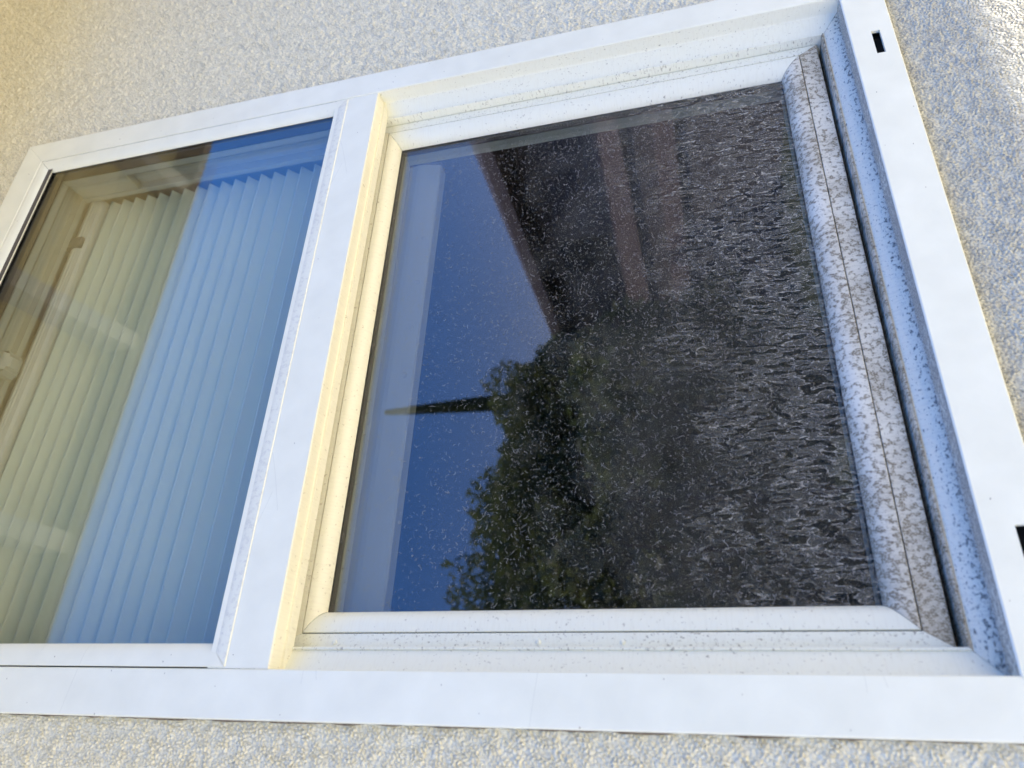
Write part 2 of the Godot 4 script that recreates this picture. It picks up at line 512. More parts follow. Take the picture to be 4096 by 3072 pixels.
func build_house() -> void:
	var house := thing("stucco_house", "cream sand-stucco house wall around the white window", "house")
	var z := WALL_Z - 0.004
	var ix0 := X0 + 0.004   # the rough opening
	var ix1 := X1 - 0.004
	var iy0 := Y0 + 0.004
	var iy1 := Y1 - 0.004
	# relief where the photograph shows it
	var xl := -0.06
	var xr := 1.58
	var yb := H - 0.46
	var yl := H + 0.95
	var yr := H + 1.60
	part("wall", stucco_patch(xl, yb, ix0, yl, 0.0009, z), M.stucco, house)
	part("wall", stucco_patch(ix0, yb, ix1, iy0, 0.0011, z), M.stucco_dirty_shaded, house).set_meta("label", "dirtier stucco below the sill, with wall shade darkened into its colour")
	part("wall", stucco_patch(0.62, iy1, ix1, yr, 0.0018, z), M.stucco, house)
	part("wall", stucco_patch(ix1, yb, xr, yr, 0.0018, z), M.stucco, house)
	# the plain wall beyond
	var g := Geo.new()
	var zf := z + 0.0015
	var big := func(a, b, c, d): g.flat(Vector3(a, b, zf), Vector3(c, b, zf), Vector3(c, d, zf), Vector3(a, d, zf), Vector3(0, 0, 1))
	big.call(-7.0, -0.05, 9.0, yb)
	big.call(-7.0, yb, xl, 3.2)
	big.call(xl, yl, ix0, 3.2)
	big.call(ix0, iy1, 0.62, 3.2)
	big.call(0.62, yr, xr, 3.2)
	big.call(xr, yb, 9.0, 3.2)
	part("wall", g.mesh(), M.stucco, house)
	# reveals of the opening and the room behind
	g = Geo.new()
	g.flat(Vector3(ix0, iy0, z), Vector3(ix0, iy1, z), Vector3(ix0, iy1, -0.19), Vector3(ix0, iy0, -0.19), Vector3(1, 0, 0))
	g.flat(Vector3(ix1, iy0, z), Vector3(ix1, iy1, z), Vector3(ix1, iy1, -0.19), Vector3(ix1, iy0, -0.19), Vector3(-1, 0, 0))
	g.flat(Vector3(ix0, iy0, z), Vector3(ix1, iy0, z), Vector3(ix1, iy0, -0.19), Vector3(ix0, iy0, -0.19), Vector3(0, 1, 0))
	g.flat(Vector3(ix0, iy1, z), Vector3(ix1, iy1, z), Vector3(ix1, iy1, -0.19), Vector3(ix0, iy1, -0.19), Vector3(0, -1, 0))
	part("window_return", g.mesh(), M.inner, house)
	g = Geo.new()
	var inw := func(a, b, c, d): g.flat(Vector3(a, b, -0.19), Vector3(c, b, -0.19), Vector3(c, d, -0.19), Vector3(a, d, -0.19), Vector3(0, 0, -1))
	inw.call(-2.2, -0.02, ix0, 2.75)
	inw.call(ix1, -0.02, 3.4, 2.75)
	inw.call(ix0, -0.02, ix1, iy0)
	inw.call(ix0, iy1, ix1, 2.75)
	g.flat(Vector3(-2.2, -0.02, -5.2), Vector3(3.4, -0.02, -5.2), Vector3(3.4, 2.75, -5.2), Vector3(-2.2, 2.75, -5.2), Vector3(0, 0, 1))
	g.flat(Vector3(-2.2, -0.02, -5.2), Vector3(-2.2, -0.02, -0.19), Vector3(-2.2, 2.75, -0.19), Vector3(-2.2, 2.75, -5.2), Vector3(1, 0, 0))
	g.flat(Vector3(3.4, -0.02, -5.2), Vector3(3.4, -0.02, -0.19), Vector3(3.4, 2.75, -0.19), Vector3(3.4, 2.75, -5.2), Vector3(-1, 0, 0))
	part("room_wall", g.mesh(), M.room, house)
	g = Geo.new()
	g.box(Vector3(-2.2, -0.05, -5.2), Vector3(3.4, -0.02, -0.19))
	part("room_floor", g.mesh(), M.room, house)
	g = Geo.new()
	g.box(Vector3(-2.2, 2.75, -5.2), Vector3(3.4, 2.8, -0.19))
	part("room_ceiling", g.mesh(), M.room, house)
	# open eave: boards, rafter tails, fascia, tiles
	var y := func(q): return rafter_y(q) + 0.09
	for k in 5:
		g = Geo.new()
		var za := -0.02 + k * 0.121
		var zb := za + 0.118
		var a := Vector3(-7, y.call(za), za)
		var b := Vector3(-7, y.call(zb), zb)
		var across := Vector3(16, 0, 0)
		var up := Vector3(0, 0.02, 0.005)
		g.flat(a, b, b + across, a + across, Vector3(0, -1, 0))
		g.flat(a + up, b + up, b + up + across, a + up + across, Vector3(0, 1, 0))
		g.flat(a, a + up, a + up + across, a + across, Vector3(0, 0, -1))
		g.flat(b, b + up, b + up + across, b + across, Vector3(0, 0, 1))
		part("eave_board", g.mesh(), M.eave, house)
	g = Geo.new()
	var lo := -0.02
	var hi := EAVE_Z + 0.03
	g.flat(Vector3(-7, y.call(lo) + 0.035, lo), Vector3(-7, y.call(hi) + 0.035, hi), Vector3(9, y.call(hi) + 0.035, hi), Vector3(9, y.call(lo) + 0.035, lo), Vector3(0, -1, 0))
	g.flat(Vector3(-7, y.call(-2.5) + 0.07, -2.5), Vector3(-7, y.call(hi) + 0.06, hi), Vector3(9, y.call(hi) + 0.06, hi), Vector3(9, y.call(-2.5) + 0.07, -2.5), Vector3(0, 1, 0))
	g.flat(Vector3(-7, y.call(hi) + 0.035, hi), Vector3(9, y.call(hi) + 0.035, hi), Vector3(9, y.call(hi) + 0.06, hi), Vector3(-7, y.call(hi) + 0.06, hi), Vector3(0, 0, 1))
	part("roof", g.mesh(), M.tile, house)
	for k in range(-10, 14):
		g = Geo.new()
		var cx := 0.95 - 0.52 * k
		var za := WALL_Z + 0.001
		var zb := EAVE_Z - 0.026
		for s in [-1.0, 1.0]:
			var px: float = cx + s * 0.022
			g.flat(Vector3(px, rafter_y(za), za), Vector3(px, rafter_y(zb), zb), Vector3(px, rafter_y(zb) + 0.089, zb), Vector3(px, rafter_y(za) + 0.089, za), Vector3(s, 0, 0))
		g.flat(Vector3(cx - 0.022, rafter_y(za), za), Vector3(cx + 0.022, rafter_y(za), za), Vector3(cx + 0.022, rafter_y(zb), zb), Vector3(cx - 0.022, rafter_y(zb), zb), Vector3(0, -1, 0))
		part("rafter", g.mesh(), M.rafter, house)
	g = Geo.new()
	g.box(Vector3(-7, EAVE_Y, EAVE_Z - 0.025), Vector3(9, EAVE_Y + 0.13, EAVE_Z), 0.002)
	part("fascia", g.mesh(), M.fascia, house)

# ------------------------------------------------------------------ the window
func build_window() -> void:
	var win := thing("vinyl_window", "white vinyl single-hung window with a clean upper pane and a dusty lower sash", "window")
	win.set_meta("kind", "thing")
	var r := Rect2(X0, Y0, X1 - X0, Y1 - Y0)
	var fl := 0.0463
	var fs := 0.0503
	# --- flange: four flat faces on the wall
	var fp := [Vector2(0, -0.016), Vector2(0, -0.0012), Vector2(0.0012, 0), Vector2(fl - 0.0012, 0), Vector2(fl, -0.0012), Vector2(fl, -0.0014)]
	var fps := fp.map(func(q): return q if q.x < 0.01 else q + Vector2(fs - fl, 0))
	var flange := {"left": fp, "right": fp, "head": fp, "sill": fps}
	for side in ["left", "right", "head"]:
		part("frame", ring_side(side, flange, r, 0.00015), M.clean, win).set_meta("label", {"left": "flat left jamb of the frame", "right": "flat right jamb of the frame", "head": "flat head of the frame under the eave"}[side])
	# the sill flange has two drain slots
	var g := Geo.new()
	var slots := [Vector2(0.1695, 0.2092), Vector2(0.7975, 0.8384)]
	var sa := Y0 + 0.0157
	var sb := Y0 + 0.0254
	for k in 3:
		var xa: float = [X0 + 0.0012, slots[0].y, slots[1].y][k]
		var xb: float = [slots[0].x, slots[1].x, X1 - 0.0012][k]
		var ya := Y0 + 0.0012
		var yb := Y0 + fs - 0.0012
		g.flat(Vector3(xa, ya, 0), Vector3(xb, ya, 0), Vector3(xb - (0.0443 if k == 2 else 0.0), yb, 0), Vector3(xa + (0.0443 if k == 0 else 0.0), yb, 0), Vector3(0, 0, 1))
	for s in slots:
		for q in [[Y0 + 0.0012, sa], [sb, Y0 + fs - 0.0012]]:
			g.flat(Vector3(s.x, q[0], 0), Vector3(s.y, q[0], 0), Vector3(s.y, q[1], 0), Vector3(s.x, q[1], 0), Vector3(0, 0, 1))
		g.flat(Vector3(s.x, sa, 0), Vector3(s.x, sb, 0), Vector3(s.x, sb, -0.004), Vector3(s.x, sa, -0.004), Vector3(1, 0, 0))
		g.flat(Vector3(s.y, sa, 0), Vector3(s.y, sb, 0), Vector3(s.y, sb, -0.004), Vector3(s.y, sa, -0.004), Vector3(-1, 0, 0))
		g.flat(Vector3(s.x, sa, 0), Vector3(s.y, sa, 0), Vector3(s.y, sa, -0.004), Vector3(s.x, sa, -0.004), Vector3(0, 1, 0))
		g.flat(Vector3(s.x, sb, 0), Vector3(s.y, sb, 0), Vector3(s.y, sb, -0.004), Vector3(s.x, sb, -0.004), Vector3(0, -1, 0))
	for piece in [[0, 3], [3, 6]]:
		var pr: Array = fps.slice(piece[0], piece[1])
		var off: int = piece[0]
		sweep(g, pr, side_place("sill", r), func(j): return X0 + fp[j + off].x, func(j): return X1 - fp[j + off].x)
	part("frame", g.mesh(), M.clean, win).set_meta("label", "flat sill of the frame with two drain slots")
	for s in slots:
		g = Geo.new()
		g.flat(Vector3(s.x - 0.004, sa - 0.004, -0.0135), Vector3(s.y + 0.004, sa - 0.004, -0.0135), Vector3(s.y + 0.004, sb + 0.004, -0.0135), Vector3(s.x - 0.004, sb + 0.004, -0.0135), Vector3(0, 0, 1))
		g.flat(Vector3(s.x - 0.004, sb + 0.004, -0.0135), Vector3(s.y + 0.004, sb + 0.004, -0.0135), Vector3(s.y + 0.004, sb + 0.004, -0.0041), Vector3(s.x - 0.004, sb + 0.004, -0.0041), Vector3(0, -1, 0))
		g.flat(Vector3(s.x - 0.004, sa - 0.004, -0.0135), Vector3(s.y + 0.004, sa - 0.004, -0.0135), Vector3(s.y + 0.004, sa - 0.004, -0.0041), Vector3(s.x - 0.004, sa - 0.004, -0.0041), Vector3(0, 1, 0))
		part("drain_slot", g.mesh(), M.dark, win)
	# --- stepped track round the lower opening
	var steps := {
		"reveal": [Vector2(fl, -0.0014), Vector2(fl, -0.0200), Vector2(fl + 0.0002, -0.0212), Vector2(fl + 0.0012, -0.0228)],
		"track_face": [Vector2(fl + 0.0012, -0.0228), Vector2(fl + 0.0045, -0.0245), Vector2(0.0600, -0.0292), Vector2(0.0694, -0.0336)],
		"track_lip": [Vector2(0.0694, -0.0336), Vector2(0.0697, -0.0320), Vector2(0.0703, -0.0314), Vector2(0.0719, -0.0314), Vector2(0.0724, -0.0320), Vector2(0.0724, -0.0900)],
	}
	for key in steps:
		var p: Array = steps[key]
		var ps := p.map(func(q): return q + Vector2(lerpf(fs - fl, 0.0004, clampf((q.x - fl) / 0.02, 0, 1)), 0))
		var profs := {"left": p, "right": p, "head": p, "sill": ps}
		for side in ["left", "right", "sill"]:
			var mat: Material = {"reveal": M.speckled, "track_face": M.speckled, "track_lip": M.speckled_more}[key]
			if side == "sill":
				mat = {"reveal": M.veined, "track_face": M.mould, "track_lip": M.grimy}[key]
			var o := part(key, ring_side(side, profs, r, 0.0002 if key == "track_face" else 0.0, NAN, NAN if side == "sill" else RAIL0 + 0.03), mat, win)
			if side == "sill":
				o.set_meta("label", {"reveal": "grime-veined inner edge of the sill", "track_face": "sloped sill track with black mould specks", "track_lip": "grimy raised lip of the sill track"}[key])
	# --- bed of the track, dark behind the sash
	g = Geo.new()
	g.box(Vector3(X0 + 0.06, Y0 + 0.060, -0.0915), Vector3(X1 - 0.06, Y0 + 0.0770, -0.0620))
	part("track_bed", g.mesh(), M.groove, win)
	# --- meeting rail
	var xa := X0 + fl + 0.0003
	var xb := X1 - fl - 0.0003
	var rp := [Vector2(RAIL1 + 0.02, -0.0012), Vector2(RAIL0 + 0.0012, -0.0012), Vector2(RAIL0, -0.0024), Vector2(RAIL0, -0.0196), Vector2(RAIL0 - 0.0012, -0.0204), Vector2(RAIL0 - 0.0030, -0.0204), Vector2(RAIL0 - 0.0034, -0.0210), Vector2(RAIL0 - 0.0034, -0.0340), Vector2(RAIL0 + 0.012, -0.0340)]
	var across := func(u, z, t): return Vector3(t, u, z)
	var pieces := [["meeting_rail", rp.slice(0, 2), M.clean], ["meeting_rail_underside", rp.slice(1), M.stained_warm_lit]]
	for q in pieces:
		g = Geo.new()
		sweep_down(g, q[1], across, xa, xb)
		part(q[0], g.mesh(), q[2], win)
	g = Geo.new()
	g.box(Vector3(X0 + 0.02, RAIL0 + 0.0125, -0.0400), Vector3(X1 - 0.02, RAIL1 + 0.018, -0.0240))
	part("meeting_rail_core", g.mesh(), M.inner, win)
	# --- glazing beads of the fixed upper pane
	var up := Rect2(X0, RAIL1 - 0.0478, X1 - X0, Y1 - RAIL1 + 0.0478)
	var bp := [Vector2(0.0477, -0.0030), Vector2(0.0478, -0.0008), Vector2(0.0484, -0.0002), Vector2(0.0560, -0.0004), Vector2(0.0620, -0.0012), Vector2(0.0668, -0.0030), Vector2(0.0697, -0.0050), Vector2(0.0714, -0.0070), Vector2(0.0716, -0.0080)]
	var beads := same(bp)
	for side in ["left", "right", "head", "sill"]:
		var o := part("glazing_bead", ring_side(side, beads, up, 0.0003), M.smudged if side == "sill" else M.clean, win)
		if side == "sill":
			o.set_meta("label", "smudged bead along the meeting rail")
	g = Geo.new()
	g.flat(Vector3(X0 + 0.04, Y1 - 0.076, -0.0032), Vector3(X1 - 0.04, Y1 - 0.076, -0.0032), Vector3(X1 - 0.04, Y1 - 0.045, -0.0032), Vector3(X0 + 0.04, Y1 - 0.045, -0.0032), Vector3(0, 0, 1))
	# backing behind the joints of the beads
	for q in [[X0 + 0.044, RAIL1 - 0.002, X0 + 0.0695, Y1 - 0.044], [X1 - 0.0695, RAIL1 - 0.002, X1 - 0.044, Y1 - 0.044], [X0 + 0.07, RAIL1 - 0.002, X1 - 0.07, RAIL1 + 0.0205], [X0 + 0.07, Y1 - 0.0695, X1 - 0.07, Y1 - 0.044]]:
		g.box(Vector3(q[0], q[1], -0.0236), Vector3(q[2], q[3], -0.0125))
	part("bead_seat", g.mesh(), M.groove, win)
	# --- upper insulated glass: outer pane, spacer, inner pane
	var gx0 := X0 + 0.0705
	var gx1 := X1 - 0.0705
	var gy0 := RAIL1 + 0.0218
	var gy1 := Y1 - 0.0722
	pane(win, gx0 - 0.004, gy0 - 0.004, gx1 + 0.004, gy1 + 0.004, -0.0081, 0.0030)
	pane(win, gx0 - 0.004, gy0 - 0.004, gx1 + 0.004, gy1 + 0.004, -0.0302)
	spacer(win, gx0, gy0, gx1, gy1, -0.0113, -0.0300)
	# --- inner side of the upper frame: a stepped channel with a filler block
	inner_channel(win, gx0 + 0.0005, gy0, gx1 - 0.0005, gy1 - 0.0005)
	# --- lower sash
	build_sash(win)
	# --- sealant between flange and stucco
	var rng := RandomNumberGenerator.new()
	rng.seed = 9
	for side in ["left", "right", "head", "sill"]:
		g = Geo.new()
		var place := side_place(side, r)
		var a: float = Y0 if side in ["left", "right"] else X0
		var b: float = Y1 if side in ["left", "right"] else X1
		var n := int((b - a) / 0.004)
		var wob := noise(rng.randi() % 1000, 0.09, 3)
		for k in n:
			var ta := a + (b - a) * k / n
			var tb := a + (b - a) * (k + 1) / n
			var wa := maxf(0.0001, 0.0009 + 0.0018 * wob.get_noise_1d(k))
			var wb := maxf(0.0001, 0.0009 + 0.0018 * wob.get_noise_1d(k + 1))
			var top := -0.0036
			g.flat(place.call(0.0004, top, ta), place.call(0.0004, top, tb), place.call(-wb, -0.0064, tb), place.call(-wa, -0.0064, ta), Vector3(0, 0, 1))
		part("sealant", g.mesh(), M.sealant, win)

# profile listed as (y, z) from top to bottom; normals face front and down
func sweep_down(g: Geo, prof: Array, place: Callable, xa: float, xb: float) -> void:
	var total := 0.0
	for j in prof.size() - 1:
		total += prof[j].distance_to(prof[j + 1])
	var arc := 0.0
	for j in prof.size() - 1:
		var p: Vector2 = prof[j]
		var q: Vector2 = prof[j + 1]
		var d := (q - p).normalized()
		var nn := Vector3(0, d.y, -d.x)
		var a1 := arc + p.distance_to(q)
		g.quad(place.call(p.x, p.y, xa), place.call(p.x, p.y, xb), place.call(q.x, q.y, xb), place.call(q.x, q.y, xa), nn, nn, nn, nn, Vector2(xa, arc / total), Vector2(xb, arc / total), Vector2(xb, a1 / total), Vector2(xa, a1 / total))
		arc = a1

func pane(parent: Node, x0: float, y0: float, x1: float, y1: float, z: float, thick := 0.0) -> MeshInstance3D:
	var g := Geo.new()
	if thick > 0.0:
		g.flat(Vector3(x0, y0, z - thick), Vector3(x1, y0, z - thick), Vector3(x1, y1, z - thick), Vector3(x0, y1, z - thick), Vector3(0, 0, -1))
	g.flat(Vector3(x0, y0, z), Vector3(x1, y0, z), Vector3(x1, y1, z), Vector3(x0, y1, z), Vector3(0, 0, 1), Rect2(0, 1, 1, -1))
	return part("pane", g.mesh(), M.glass, parent)

func spacer(parent: Node, x0: float, y0: float, x1: float, y1: float, za: float, zb: float) -> void:
	var g := Geo.new()
	var w := 0.004
	g.box(Vector3(x0 - w, y0 - w, zb), Vector3(x1 + w, y0, za))
	g.box(Vector3(x0 - w, y1, zb), Vector3(x1 + w, y1 + w, za))
	g.box(Vector3(x0 - w, y0, zb), Vector3(x0, y1, za))
	g.box(Vector3(x1, y0, zb), Vector3(x1 + w, y1, za))
	part("spacer", g.mesh(), M.spacer, parent)

func inner_channel(win: Node, x0: float, y0: float, x1: float, y1: float) -> void:
	var r := Rect2(x0, y0, x1 - x0, y1 - y0)
	var p := [Vector2(0, -0.0310), Vector2(0, -0.0420), Vector2(-0.015, -0.0412), Vector2(-0.015, -0.0540), Vector2(-0.013, -0.0552), Vector2(-0.013, -0.0580), Vector2(-0.015, -0.0592), Vector2(-0.015, -0.0755), Vector2(0, -0.0757), Vector2(0, -0.0850), Vector2(-0.05, -0.0852)]
	var profs := same(p)
	for side in ["left", "right", "head"]:
		part("inner_channel", ring_side(side, profs, r, 0.0, y0 if side != "head" else NAN), M.inner, win)
	# filler block at the top of the right channel, and a crumpled foam plug in the head channel
	var g := Geo.new()
	g.box(Vector3(x1 - 0.0005, y1 - 0.122, -0.0752), Vector3(x1 + 0.0145, y1 - 0.004, -0.0415), 0.0012)
	part("filler_block", g.mesh(), M.inner, win)
	g = Geo.new()
	g.box(Vector3(0.520, y1 - 0.018, -0.0830), Vector3(0.560, y1 + 0.006, -0.0480), 0.006)
	g.box(Vector3(0.528, y1 - 0.022, -0.0780), Vector3(0.553, y1 + 0.000, -0.0540), 0.004)
	part("foam_plug", g.mesh(), M.inner, win)

func build_sash(win: Node) -> void:
	var sash := part("lower_sash", null, M.groove, win)
	sash.set_meta("label", "lower sash with a dusty pane and grimy bottom rail")
	var out := {"left": 0.0732, "right": 0.0732, "sill": 0.0781}
	var r := Rect2(X0, Y0, X1 - X0, RAIL0 + 0.05 - Y0)     # u of the head is counted from here
	var zf := -0.0446
	var inner := {"left": 0.0882, "right": 0.0882, "sill": 0.1014, "head": RAIL0 + 0.05 - (H + 0.4352)}
	var outer := {"left": 0.0732, "right": 0.0732, "sill": 0.0781, "head": 0.020}
	# flat strips
	var rail := {}
	for s in inner:
		rail[s] = [Vector2(outer[s], zf - 0.006), Vector2(outer[s], zf - 0.0008), Vector2(outer[s] + 0.0008, zf), Vector2(inner[s] - 0.0008, zf), Vector2(inner[s] - 0.0003, zf - 0.0025)]
	var called := {"left": "stile", "right": "stile", "sill": "bottom_rail", "head": "top_rail"}
	for s in rail:
		var o := part(called[s], ring_side(s, rail, r, 0.00015), M.grimy if s == "sill" else M.speckled_more if s != "head" else M.stained_warm_lit, sash)
		if s == "sill":
			o.set_meta("label", "bottom rail of the sash mottled with brown grime")
	# beads
	var bead := {}
	for s in inner:
		var k := 0.0180 / 0.0245 if s == "head" else 1.0
		var u: float = inner[s]
		bead[s] = [Vector2(u + 0.0004, zf - 0.003), Vector2(u + 0.0005, zf - 0.0004), Vector2(u + 0.0012, zf + 0.0004), Vector2(u + 0.008 * k, zf - 0.0001), Vector2(u + 0.0140 * k, zf - 0.0020), Vector2(u + 0.0185 * k, zf - 0.0050), Vector2(u + 0.0220 * k, zf - 0.0092), Vector2(u + 0.0240 * k, zf - 0.0140), Vector2(u + 0.0242 * k, zf - 0.0165)]
	for s in bead:
		var o := part("glazing_bead", ring_side(s, bead, r, 0.0003), M.grimy_bead if s == "sill" else M.speckled if s != "head" else M.stained_warm_lit, sash)
		if s == "sill":
			o.set_meta("label", "bead along the bottom of the dusty pane, spotted with grime")
	# seat behind the joints
	var g := Geo.new()
	var zb := zf - 0.0030
	var yi := H + 0.4352
	g.box(Vector3(X0 + 0.0870, Y0 + 0.0990, zb - 0.010), Vector3(X0 + 0.0895, yi + 0.003, zb))
	g.box(Vector3(X1 - 0.0895, Y0 + 0.0990, zb - 0.010), Vector3(X1 - 0.0870, yi + 0.003, zb))
	g.box(Vector3(X0 + 0.0895, Y0 + 0.1000, zb - 0.010), Vector3(X1 - 0.0895, Y0 + 0.1030, zb))
	g.box(Vector3(X0 + 0.0895, yi - 0.0010, zb - 0.010), Vector3(X1 - 0.0895, yi + 0.0015, zb))
	sash.mesh = g.mesh()
	# glass
	var x0: float = X0 + inner.left + 0.0238
	var x1: float = X1 - inner.right - 0.0238
	var y0: float = Y0 + inner.sill + 0.0238
	var y1 := yi - 0.0176
	pane(sash, x0 - 0.004, y0 - 0.004, x1 + 0.004, y1 + 0.004, -0.0605, 0.003)
	pane(sash, x0 - 0.004, y0 - 0.004, x1 + 0.004, y1 + 0.004, -0.0741)
	spacer(sash, x0, y0, x1, y1, -0.0637, -0.0739)
	# inner faces of the sash
	var q := [Vector2(0, -0.0745), Vector2(0, -0.0930), Vector2(-0.030, -0.0932)]
	var rr := Rect2(x0 + 0.0004, y0 + 0.0004, x1 - x0 - 0.0008, y1 - y0 - 0.0008)
	for s in ["left", "right", "sill", "head"]:
		part("inner_face", ring_side(s, same(q), rr), M.inner, sash)
	# film of dirt on the outside of the pane
	g = Geo.new()
	var yf := lerpf(y1, y0, 0.36)
	g.flat(Vector3(x0 - 0.003, y0 - 0.003, -0.0600), Vector3(x1 + 0.003, y0 - 0.003, -0.0600), Vector3(x1 + 0.003, yf, -0.0600), Vector3(x0 - 0.003, yf, -0.0600), Vector3(0, 0, 1), Rect2(0, 1, 1, -0.64))
	part("dirt", g.mesh(), M.pane_dirt, sash).set_meta("label", "dried water spots and runs of dust on the pane")
	# curled traces of dried drops, closer together towards the bottom
	g = Geo.new()
	var rng := RandomNumberGenerator.new()
	rng.seed = 61
	var clump := noise(62, 0.012, 3)
	var zd := -0.0597
	var made := 0
	while made < 52000:
		var fx := rng.randf()
		var fy := rng.randf()      # 0 = bottom
		var p := Vector2(lerpf(x0 + 0.001, x1 - 0.001, fx), lerpf(y0 + 0.001, y1 - 0.001, fy))
		var want := 0.40 + 0.60 * smoothstep(0.95, 0.25, fy - 0.12 * (fx - 0.4)) + 0.5 * clump.get_noise_2d(p.x * 1000.0, p.y * 1000.0)
		if rng.randf() > want:
			continue
		made += 1
		var dir := rng.randfn() * 0.75 + (PI if rng.randf() < 0.5 else 0.0) + (PI / 2 if rng.randf() < 0.3 else 0.0)
		var turn := rng.randfn() * 0.8
		var big := pow(rng.randf(), 5.0)
		var seg := lerpf(0.00035, 0.0014, big) * rng.randf_range(0.7, 1.3)
		var wide := lerpf(0.00008, 0.00021, big) * rng.randf_range(0.7, 1.3)
		var count := rng.randi_range(1, 3 if big < 0.3 else 5)
		for k in count:
			var tip := p + Vector2.from_angle(dir) * seg
			var side := Vector2.from_angle(dir + PI / 2) * wide
			var thin := 0.55 if k == count - 1 else 1.0
			g.flat(Vector3(p.x - side.x, p.y - side.y, zd), Vector3(p.x + side.x, p.y + side.y, zd), Vector3(tip.x + side.x * thin, tip.y + side.y * thin, zd), Vector3(tip.x - side.x * thin, tip.y - side.y * thin, zd), Vector3(0, 0, 1))
			p = tip
			dir += turn + rng.randfn() * 0.35
	var spots := part("water_spots", g.mesh(), M.spot, sash)
	spots.set_meta("kind", "stuff")
	spots.set_meta("label", "pale curled marks of dried drops all over the pane")
	# screw heads on the left stile
	for sy in [0.395, 0.178, 0.097]:
		var s := SphereMesh.new()
		s.radius = 0.0026
		s.height = 0.0022
		s.radial_segments = 16
		s.rings = 6
		var o := part("screw_head", s, M.speckled, sash)
		o.position = Vector3(X0 + 0.0788, H + sy, zf + 0.0002)
		o.rotation.x = PI / 2

# ------------------------------------------------------------------ the shade behind the glass
func build_shade() -> void:
	var sh := thing("cellular_shade", "pale pleated cellular shade hanging inside behind the upper pane", "shade")
	var xa := X0 + 0.055
	var xb := 0.8985
	var pitch := 0.0256
	var top := H + 1.0051 + pitch * 0.5
	var n := 24
	# headrail with two ridges along its rounded front
	var g := Geo.new()
	var hp := [Vector2(top + 0.062, -0.125), Vector2(top + 0.062, -0.094), Vector2(top + 0.058, -0.0885), Vector2(top + 0.050, -0.0860), Vector2(top + 0.041, -0.0850), Vector2(top + 0.040, -0.0835), Vector2(top + 0.0375, -0.0828), Vector2(top + 0.035, -0.0835), Vector2(top + 0.034, -0.0850), Vector2(top + 0.031, -0.0850), Vector2(top + 0.030, -0.0838), Vector2(top + 0.0275, -0.0832), Vector2(top + 0.025, -0.0840), Vector2(top + 0.024, -0.0852), Vector2(top + 0.012, -0.0875), Vector2(top + 0.005, -0.0910), Vector2(top + 0.003, -0.0960), Vector2(top + 0.003, -0.125)]
	hp = hp.map(func(q): return Vector2(top + (q.x - top) * 0.56, q.y))
	sweep_down(g, hp, func(u, z, t): return Vector3(t, u, z - 0.006), xa, xb + 0.002)
	part("headrail", g.mesh(), M.rail, sh)
	g = Geo.new()
	g.box(Vector3(0.790, top + 0.008, -0.096), Vector3(0.812, top + 0.040, -0.086), 0.001)
	g.box(Vector3(0.790, top + 0.0365, -0.13), Vector3(0.812, top + 0.0405, -0.088), 0.001)
	part("bracket", g.mesh(), M.bracket, sh)
	# pleats: each a folded strip of cloth
	g = Geo.new()
	var zc := -0.098
	var zv := -0.114
	var fold := [Vector2(0.0, zv), Vector2(-pitch * 0.46, zc - 0.0004), Vector2(-pitch * 0.5, zc), Vector2(-pitch * 0.54, zc - 0.0004), Vector2(-pitch, zv)]
	sweep_down(g, fold, func(u, z, t): return Vector3(t, u, z), xa, xb)
	var back := [Vector2(-pitch, zv), Vector2(-pitch * 0.5, zv - 0.021), Vector2(0.0, zv)]
	sweep_down(g, back, func(u, z, t): return Vector3(t, u, z), xa, xb)
	var cloth := g.mesh()
	for k in n - 1:
		part("pleat", cloth, M.fabric, sh).position.y = top - pitch * k
	# bottom rail
	var low := top - pitch * (n - 1)
	g = Geo.new()
	var bp := [Vector2(low + 0.003, -0.119), Vector2(low + 0.003, -0.099), Vector2(low, -0.0965), Vector2(low - 0.012, -0.0945), Vector2(low - 0.0125, -0.0952), Vector2(low - 0.0135, -0.0952), Vector2(low - 0.014, -0.0944), Vector2(low - 0.024, -0.0925), Vector2(low - 0.030, -0.0925), Vector2(low - 0.042, -0.0945), Vector2(low - 0.058, -0.0985), Vector2(low - 0.060, -0.1010), Vector2(low - 0.060, -0.119)]
	sweep_down(g, bp, func(u, z, t): return Vector3(t, u - 0.006 * (t - 0.5), z), xa, 0.846)
	part("bottom_rail", g.mesh(), M.low_rail_shaded, sh)
	g = Geo.new()
	g.box(Vector3(0.8462, low - 0.063, -0.120), Vector3(0.8500, low + 0.001, -0.0950), 0.001)
	part("end_cap", g.mesh(), M.bracket, sh)
	for x in [0.70, 0.62, 0.545, 0.47]:
		var s := SphereMesh.new()
		s.radius = 0.004
		s.height = 0.0022
		s.radial_segments = 16
		s.rings = 6
		var o := part("button", s, M.low_rail_shaded, sh)
		o.position = Vector3(x, low - 0.048 - 0.006 * (x - 0.5), -0.0958)
		o.rotation.x = PI / 2

